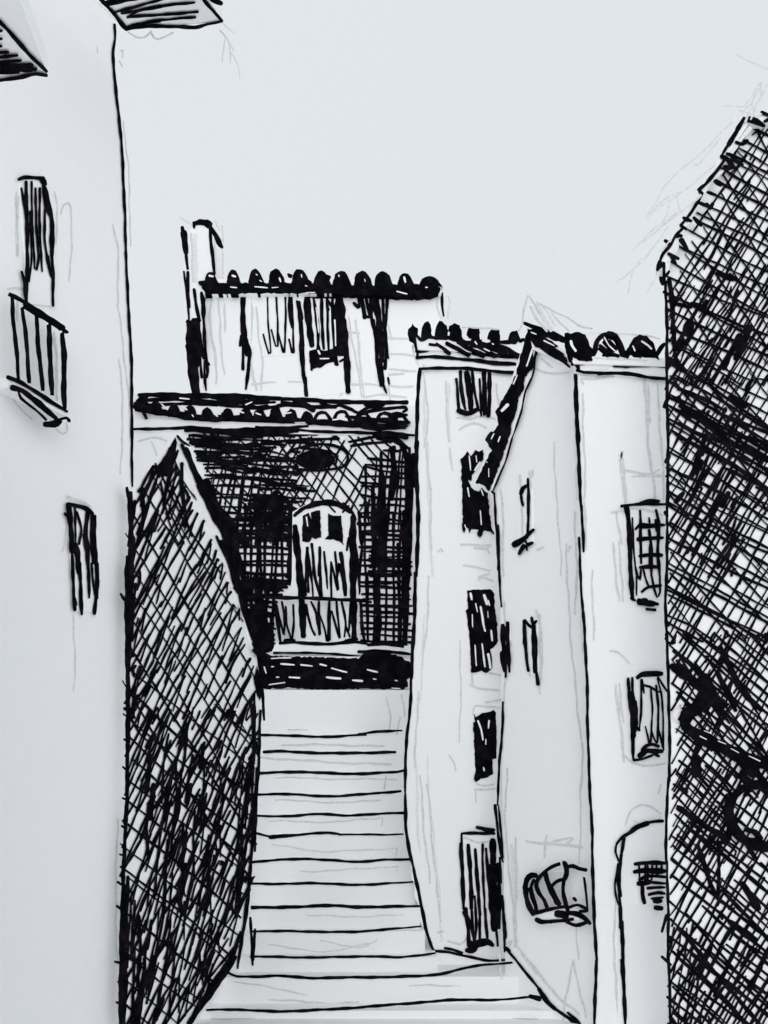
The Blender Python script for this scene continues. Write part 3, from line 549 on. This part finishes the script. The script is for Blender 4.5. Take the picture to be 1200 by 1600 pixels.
bk.link('bulging basket grille low on the wall')

# ------------------------------------------------------------------ G  arched-door house
PG = front(8.0)
K = thing('arched_door_house', 'white house with an arched doorway and two barred windows, next to the dark building', 'house', (2.4, 8, .2))
p = Part('wall', PG, K)
p.solid("903 572 1075 580 1075 1640 932 1640 929 1400 922 1200 918 1060 910 940 907 860 910 840 905 740", (.6, 1.8, 0))
p.ink("6.5 899 586 901 640 903 690; 5.5 903 680 905 740 908 790; 4.5 908 790 911 830 912 862; 4 905 840 906 880 909 930 911 960; 4.5 911 955 914 1000 917 1060 918 1120 920 1200; 4.5 920 1195 922 1240 925 1300 926 1350; 5 926 1345 927 1400 930 1460 932 1500; 5 932 1500 930 1550 929 1604")
p.pencil("2 910 615 912 680 914 740 915 860; 2.5 1006 572 1010 640 1014 700 1024 780; 2 1012 600 1016 660; 2 1027 600 1030 650 1034 700 1038 780; 2 968 710 970 720 976 780; 2.5 968 720 972 705 978 785; 2 976 735 1000 740 1020 740 1030 733; 2 987 746 1010 743 1040 743; 2 912 600 908 592 930 590 960 588; 2 957 848 963 900 968 940; 2 968 845 973 940; 2 963 800 972 850; 2.5 962 1070 968 1120 975 1190; 2 968 1068 974 1130; 2 954 1016 965 1019 978 1030 983 1038; 2 977 1180 990 1192 1010 1197 1040 1194; 2 990 1192 1005 1198; 1.5 1032 1225 1028 1240; 2 977 1290 985 1268 1000 1257 1015 1260 1033 1272; 1.5 1033 1280 1010 1290 990 1282; 2 962 1400 960 1450 962 1540 970 1600; 1.5 1012 1295 1014 1325; 2 925 890 928 1000")
p.link()
k = Part('cornice', PG, K, .02)
k.solid("898 566 1060 572 1060 592 904 582")
k.ink("6 894 568 915 567 930 565 960 566; 5 955 568 990 571 1043 572; 7 960 570 985 571; 5 902 578 912 582 940 583; 5.5 935 583 980 584 1010 589 1044 592; 6 893 558 900 568 904 576")
k.smudge("5 925 578 950 576"); k.link()
r = Part('roof', PG, K, .05)
r.solid("890 556 1046 560 1046 572 896 568", (.6, 1.7, 0))
r.blob("885 536 888 524 896 519 905 518 914 523 920 534 923 548 926 560 918 564 905 562 897 558 890 552", thick=.08)
r.blob("980 556 983 540 990 528 1000 523 1010 525 1020 534 1028 556 1030 562 1020 556 1006 551 998 545 990 548", thick=.08)
r.ink("6 884 523 890 523; 6 890 545 893 562; 6.5 920 545 928 552 932 546; 6 930 550 934 532 942 523 950 521; 7 950 521 962 525 970 538 977 556; 6 945 529 954 538 962 545; 5 937 540 950 549 967 556; 5 952 533 965 545; 5 944 550 950 557; 7 975 550 980 558 984 545; 6 1026 555 1030 550 1033 543 1038 537; 5 990 548 1002 557; 4 918 560 925 562", thick=.05)
r.white("5.5 892 533 894 540 900 548; 4 1003 533 1013 540 1018 545; 3 944 527 952 540 962 549; 3 989 540 992 548")
r.smudge("4 915 522 960 521 1000 524 1030 530; 3 930 558 970 561 1010 563")
r.link('scalloped round tiles')
wn = Part('window', PG, K, .012); wn.solid("976 788 1040 788 1040 945 986 940")
wn.ink("4.5 971 791 990 788 1010 787 1042 788; 6 1000 786 1015 783 1030 783; 7.5 979 791 983 820 984 860; 7 984 860 986 900 988 934; 3 988 809 990 850 993 890; 3.5 993 885 996 900 1000 905 1001 890; 3 994 900 995 930; 4.5 1000 798 1001 830 1002 880; 3 1014 809 1015 820; 4.5 1014 828 1018 860 1018 900; 5 1025 797 1029 820 1028 860 1031 900; 3.5 1005 890 1009 905 1014 918; 3.5 1018 900 1022 920 1027 933 1031 925 1031 900; 2.5 1015 850 1014 885; 3 1024 812 1026 830; 4 993 827 1000 820 1006 819; 8 1000 821 1015 822 1028 820; 5 1025 820 1038 820; 6 997 842 1015 841 1036 840; 5.5 999 869 1015 867 1034 867; 5.5 1000 887 1015 885 1028 886; 5 1003 925 1012 918 1033 914; 4.5 986 934 993 938")
wn.ink("10 998 942 1006 940 1012 942; 8 998 938 1012 944 1022 944; 6 1015 940 1028 944; 5 1010 952 1024 953")
wn.pencil("2 955 799 975 796 1000 795 1020 800 1037 804"); wn.link('upper barred window')
wn = Part('window', PG, K, .012); wn.solid("982 1055 1038 1052 1038 1178 988 1186")
wn.ink("8 996 1059 1003 1054 1015 1053 1034 1053; 4.5 982 1060 983 1080 984 1090; 4.5 988 1059 989 1080 991 1100; 8 984 1082 988 1110 989 1150; 9 992 1096 992 1130 990 1150; 5.5 988 1140 989 1165 990 1186; 3.5 1002 1062 1002 1100 999 1140; 5 999 1141 994 1136; 4 1003 1062 1006 1083; 4 1005 1070 1015 1073 1026 1080; 3 1017 1075 1019 1110 1017 1160; 3.8 1025 1071 1029 1110 1027 1160; 3 1028 1060 1034 1090 1036 1130 1037 1172; 3.5 1028 1058 1035 1070 1043 1081; 3 1008 1135 1012 1150 1014 1162; 3 1018 1140 1022 1153 1026 1161; 3 1030 1142 1033 1155 1035 1168; 3 1026 1080 1034 1081")
wn.ink("5.5 1003 1172 1010 1165 1020 1163 1029 1166; 8 999 1181 1010 1173 1020 1174 1035 1174; 5 1022 1178 1030 1182; 4 990 1187 1003 1186 1020 1180"); wn.link('lower shuttered window')
dw = Part('arched_doorway', PG, K, .012); dw.solid("966 1640 964 1340 975 1312 1000 1290 1042 1283 1042 1640")
dw.ink("5 1036 1283 1022 1284 1008 1286; 7 1012 1286 995 1293 985 1301; 5 988 1299 972 1309 964 1318; 3 964 1318 962 1330 966 1345; 5 975 1310 973 1322 971 1335; 6 971 1335 967 1370 969 1400; 3 966 1350 961 1380 962 1400 966 1414; 5 967 1395 970 1430 972 1475; 3.5 968 1410 970 1450; 5.5 971 1500 974 1530 976 1560 977 1604; 5 972 1440 974 1500 975 1530; 2.5 968 1420 968 1450")
do = dw.link()
gr = Part('door_grille', PG, do, .05); gr.solid("992 1348 1040 1348 1040 1412 1000 1412")
gr.ink("6 992 1350 1010 1348 1040 1349; 8 991 1362 1005 1360 1040 1361; 5 999 1375 1012 1369 1040 1370; 7 997 1381 1008 1380 1015 1378; 4 1010 1378 1040 1380; 6 1004 1380 1004 1398 1007 1411; 4.5 1012 1388 1025 1387 1039 1387; 4.5 1014 1398 1028 1395 1039 1396; 4 1018 1404 1036 1402; 7 1022 1408 1033 1408; 7 1024 1418 1034 1419; 3 998 1350 1000 1380; 3 1008 1350 1008 1382; 3 1019 1350 1018 1375; 3.5 1012 1352 1012 1380; 3 1026 1350 1027 1370; 3 1034 1350 1034 1365")
gr.link()

# ------------------------------------------------------------------ H  dark building at the right
PH = front(7.4)
Hh = thing('dark_building', 'tall building at the right edge, covered in black cross-hatching, with a stepped roof line', 'building', (2.6, 7.4, .2))
p = Part('wall', PH, Hh)
p.solid("1041 440 1050 400 1070 360 1100 305 1130 250 1165 188 1260 182 1500 150 1500 1800 1046 1800 1042 1300 1044 1100 1042 800 1043 700", (1.6, 2.4, 0))
def hh(poly, *a, **k): p.hatch(poly, *a, **k)
X2 = 1215
hh(f"1046 415 1072 372 1100 315 1130 262 1160 205 {X2} 196 {X2} 600 1046 600", 27, 16, 3.6, over=4, dj=4, curve=3)
hh(f"1046 425 1076 380 1104 320 1134 262 1160 205 {X2} 196 {X2} 600 1046 600", -58, 13, 3.0, over=5, dj=4, seg=150, zig=.1)
hh(f"1050 440 1100 345 1150 245 1180 205 {X2} 210 {X2} 600 1050 600", 56, 25, 2.8, over=5, dj=5)
hh(f"1046 470 1140 420 1140 600 1046 600", -60, 9, 2.8, over=4, dj=6, seg=70, skip=.15)
hh(f"1110 380 {X2} 300 {X2} 600 1090 600", -62, 16, 3, over=4, dj=5, seg=90, skip=.2)
hh(f"1044 590 {X2} 590 {X2} 1000 1043 1000", 28, 15, 3.8, over=3, dj=5, curve=4, jit=.6)
hh(f"1044 590 {X2} 590 {X2} 1000 1043 1000", -60, 11.5, 3.2, over=5, dj=4, seg=130, jit=.6)
hh(f"1044 590 {X2} 590 {X2} 1000 1043 1000", 47, 26, 3.2, over=4, dj=5)
hh(f"1060 600 {X2} 680 {X2} 780 1060 760", 24, 24, 5, over=4, dj=5, seg=90, skip=.2)
hh(f"1070 640 1160 640 1150 900 1060 860", -62, 18, 4.5, over=4, dj=5, seg=60, skip=.25)
hh(f"1050 990 {X2} 990 {X2} 1240 1060 1240 1062 1140", 42, 12, 4, over=3, dj=5, jit=.5)
hh(f"1050 990 {X2} 990 {X2} 1240 1054 1240 1058 1140", -60, 11, 3.4, over=4, dj=6, seg=90)
hh(f"1046 1030 1130 1030 {X2} 1150 {X2} 1230 1100 1170", 55, 14, 3.4, over=4, dj=6)
hh(f"1052 1200 1150 1200 1150 1340 1050 1330", -60, 8, 3, over=4, dj=4); hh(f"1056 1200 1150 1200 1150 1340 1058 1330", 45, 11, 3.2, over=2, dj=4)
hh(f"1050 1300 1150 1230 {X2} 1230 {X2} 1610 1046 1610 1048 1440", 41, 17, 4.6, over=3, dj=4, jit=.5)
hh(f"1050 1300 1150 1230 {X2} 1230 {X2} 1610 1046 1610 1048 1440", -61, 12.5, 3.6, over=5, dj=5, seg=110, jit=.5)
hh(f"1060 1440 {X2} 1330 {X2} 1610 1050 1610", 46, 33, 5.5, over=3, dj=5); hh(f"1070 1450 {X2} 1400 {X2} 1610 1060 1610", -63, 24, 5, dj=6, seg=90, skip=.25)
hh(f"1060 1500 {X2} 1450 {X2} 1610 1050 1610", 38, 26, 4, over=3, dj=5)
hh("1046 1450 1080 1450 1110 1610 1048 1610", -80, 11, 3, dj=5, seg=80)
p.ink("4.8 1040 440 1041 480 1042 520 1042 580 1042 640; 4.8 1042 630 1044 700 1043 760 1042 820; 4.6 1043 815 1042 880 1040 940 1042 1000; 4.6 1042 990 1044 1060 1046 1140 1046 1220; 4.4 1045 1215 1041 1280 1041 1350; 4.4 1042 1345 1044 1420 1044 1480 1046 1540 1048 1604")
p.ink("7 1046 436 1050 470 1052 520; 6 1052 510 1054 545 1058 575; 6 1038 636 1044 622; 7 1040 722 1046 712; 6 1039 800 1043 806; 5 1034 1456 1042 1430; 5 1034 1495 1048 1508; 6 1040 440 1034 436; 5 1044 470 1060 476 1080 480; 4 1046 560 1075 580; 7 1042 558 1056 568 1070 578; 6 1104 470 1100 480 1080 474; 8 1122 425 1135 432 1150 436; 12 1060 545 1066 530; 14 1073 520 1080 500; 10 1150 560 1172 510; 9 1130 575 1156 525; 8 1080 745 1104 680; 9 1088 740 1096 720; 8 1110 810 1128 770; 9 1128 790 1138 770; 7 1060 620 1078 655; 8 1085 650 1110 668 1140 690 1200 720; 8 1140 620 1165 635; 7 1056 785 1068 770")
p.blob("1085 1062 1104 1052 1116 1070 1124 1088 1140 1100 1128 1112 1112 1100 1098 1106 1080 1100 1092 1086", rough=1.5)
p.ink("7 1120 1050 1135 1080 1150 1110; 7 1125 1010 1145 1050 1170 1090; 6 1085 1060 1115 1100 1140 1130; 10 1085 1180 1100 1150 1104 1165; 9 1130 1020 1160 1080 1190 1110; 10 1060 1040 1090 1075; 8 1060 1262 1100 1290 1140 1310; 10 1140 1440 1180 1470; 9 1110 1480 1090 1530; 10 1160 1380 1185 1420; 8 1150 1290 1180 1340; 9 1180 1200 1200 1230; 14 1090 1210 1085 1180; 9 1050 1040 1070 1060; 5 1123 1315 1123 1400; 7 1090 1320 1110 1380 1120 1400; 6 1085 1345 1120 1300")
p.link()
r = Part('roof_edge', PH, Hh, .08)
r.solid("1029 418 1040 382 1056 366 1064 350 1092 298 1128 242 1140 222 1163 183 1210 176 1210 190 1170 192 1136 246 1102 300 1072 352 1050 390 1040 430")
r.ink("6 1163 184 1156 196 1150 206; 6.5 1152 204 1145 214 1138 226; 4.5 1138 226 1128 242; 7 1127 244 1137 250 1146 262; 5 1132 250 1118 270 1100 290; 5 1100 290 1092 297 1098 302; 4.5 1098 302 1090 316 1078 335 1063 352; 4.5 1063 352 1072 358; 4.5 1067 357 1056 368 1048 382 1036 396 1031 408; 6 1031 408 1027 422; 5 1028 420 1037 411; 5 1037 411 1038 440; 6 1039 376 1046 381; 6 1057 368 1065 368; 9 1170 186 1182 190 1194 197; 6 1190 176 1205 181; 6 1195 190 1205 184; 6 1068 340 1080 345; 6 1117 283 1126 290; 6 1136 240 1148 244; 5 1106 300 1116 304; 5 1090 316 1106 322; 6 1084 340 1096 352; 5 1150 222 1160 226 1168 220; 5 1104 318 1110 326 1114 318; 9 1132 262 1144 262; 6 1143 246 1160 258; 5 1045 396 1060 404; 6 1049 400 1056 412; 6 1032 434 1036 444; 5 1046 424 1040 432; 8 1064 375 1074 390")
r.smudge("6 1140 240 1172 200; 5 1100 295 1130 265; 5 1070 345 1090 320; 5 1044 410 1060 385")
r.link('stepped black roof line')
for kd_, t_ in [('pencil', '1.7 1010 340 1020 322 1040 290 1070 260 1100 235 1125 210 1145 190'), ('pencil', '1.7 1010 340 1025 328 1050 312 1090 280 1120 255'), ('pencil', '1.7 1018 328 1040 312 1060 300'), ('pencil', '1.5 1085 256 1090 258 1105 240 1125 215'), ('pencil', '1.5 1060 300 1058 315 1062 330'), ('pencil', '1.5 1045 312 1042 335 1035 345'), ('pencil', '2 1095 305 1065 330 1030 358 1005 378'), ('pencil', '1.7 1060 332 1030 350 1000 380 990 392'), ('pencil', '1.7 1045 355 1010 400 985 425 963 443'), ('pencil', '1.7 1002 404 985 435 981 458'), ('pencil', '1.7 1030 425 1020 440 1010 458'), ('pencil', '1.5 1130 165 1165 168 1190 178'), ('pencil', '1.7 1150 85 1175 97 1200 108'), ('pencil', '2 1165 190 1180 150 1190 130'), ('pencil', '2 1172 186 1190 150 1200 132'), ('pencil', '1.7 1165 165 1185 135 1188 130 1190 152'), ('pencil', '1.5 1142 183 1142 195'), ('pencil', '2 1160 180 1172 162 1178 170 1190 150'), ('pencil', '1.5 1155 173 1185 182'), ('pencil', '1.5 1030 395 1048 375'), ('smudge', '5 1135 200 1150 185'), ('smudge', '4 1170 165 1180 160'), ('smudge', '5 1045 338 1065 325')]:
    q = Part('sketch_line', PH, Hh, .1); getattr(q, kd_)(t_); q.link()
gf = Part('graffiti', PH, Hh, .02)
gf.blob("1062 1124 1064 1112 1072 1104 1082 1102 1090 1094 1098 1096 1104 1106 1098 1112 1096 1120 1090 1118 1080 1122 1078 1130 1084 1136 1096 1140 1110 1148 1140 1162 1170 1176 1216 1190 1216 1206 1186 1200 1184 1212 1174 1216 1164 1208 1154 1194 1140 1184 1120 1172 1100 1166 1086 1158 1072 1146 1064 1136", thick=.01, rough=.9)
gf.ink("13 1212 1236 1196 1228 1178 1226 1160 1232 1148 1242; 14 1152 1238 1142 1252 1138 1268 1142 1284; 15 1140 1280 1148 1298 1162 1312 1180 1320 1212 1326; 7 1165 1296 1180 1300 1190 1310; 6 1120 1090 1108 1100 1100 1112; 9 1160 1205 1164 1216 1176 1224")
gf.pencil("1.4 1066 1105 1058 1104 1052 1114 1054 1124 1062 1128")
gf.white("2 1094 1150 1104 1155; 1.6 1122 1158 1134 1163; 1.6 1142 1170 1154 1176; 1.8 1170 1181 1188 1189; 1.5 1100 1142 1112 1147")
gf.link('bold black curling mark')
# tidy helper property
for ob in bpy.data.objects:
    if '_at' in ob: del ob['_at']
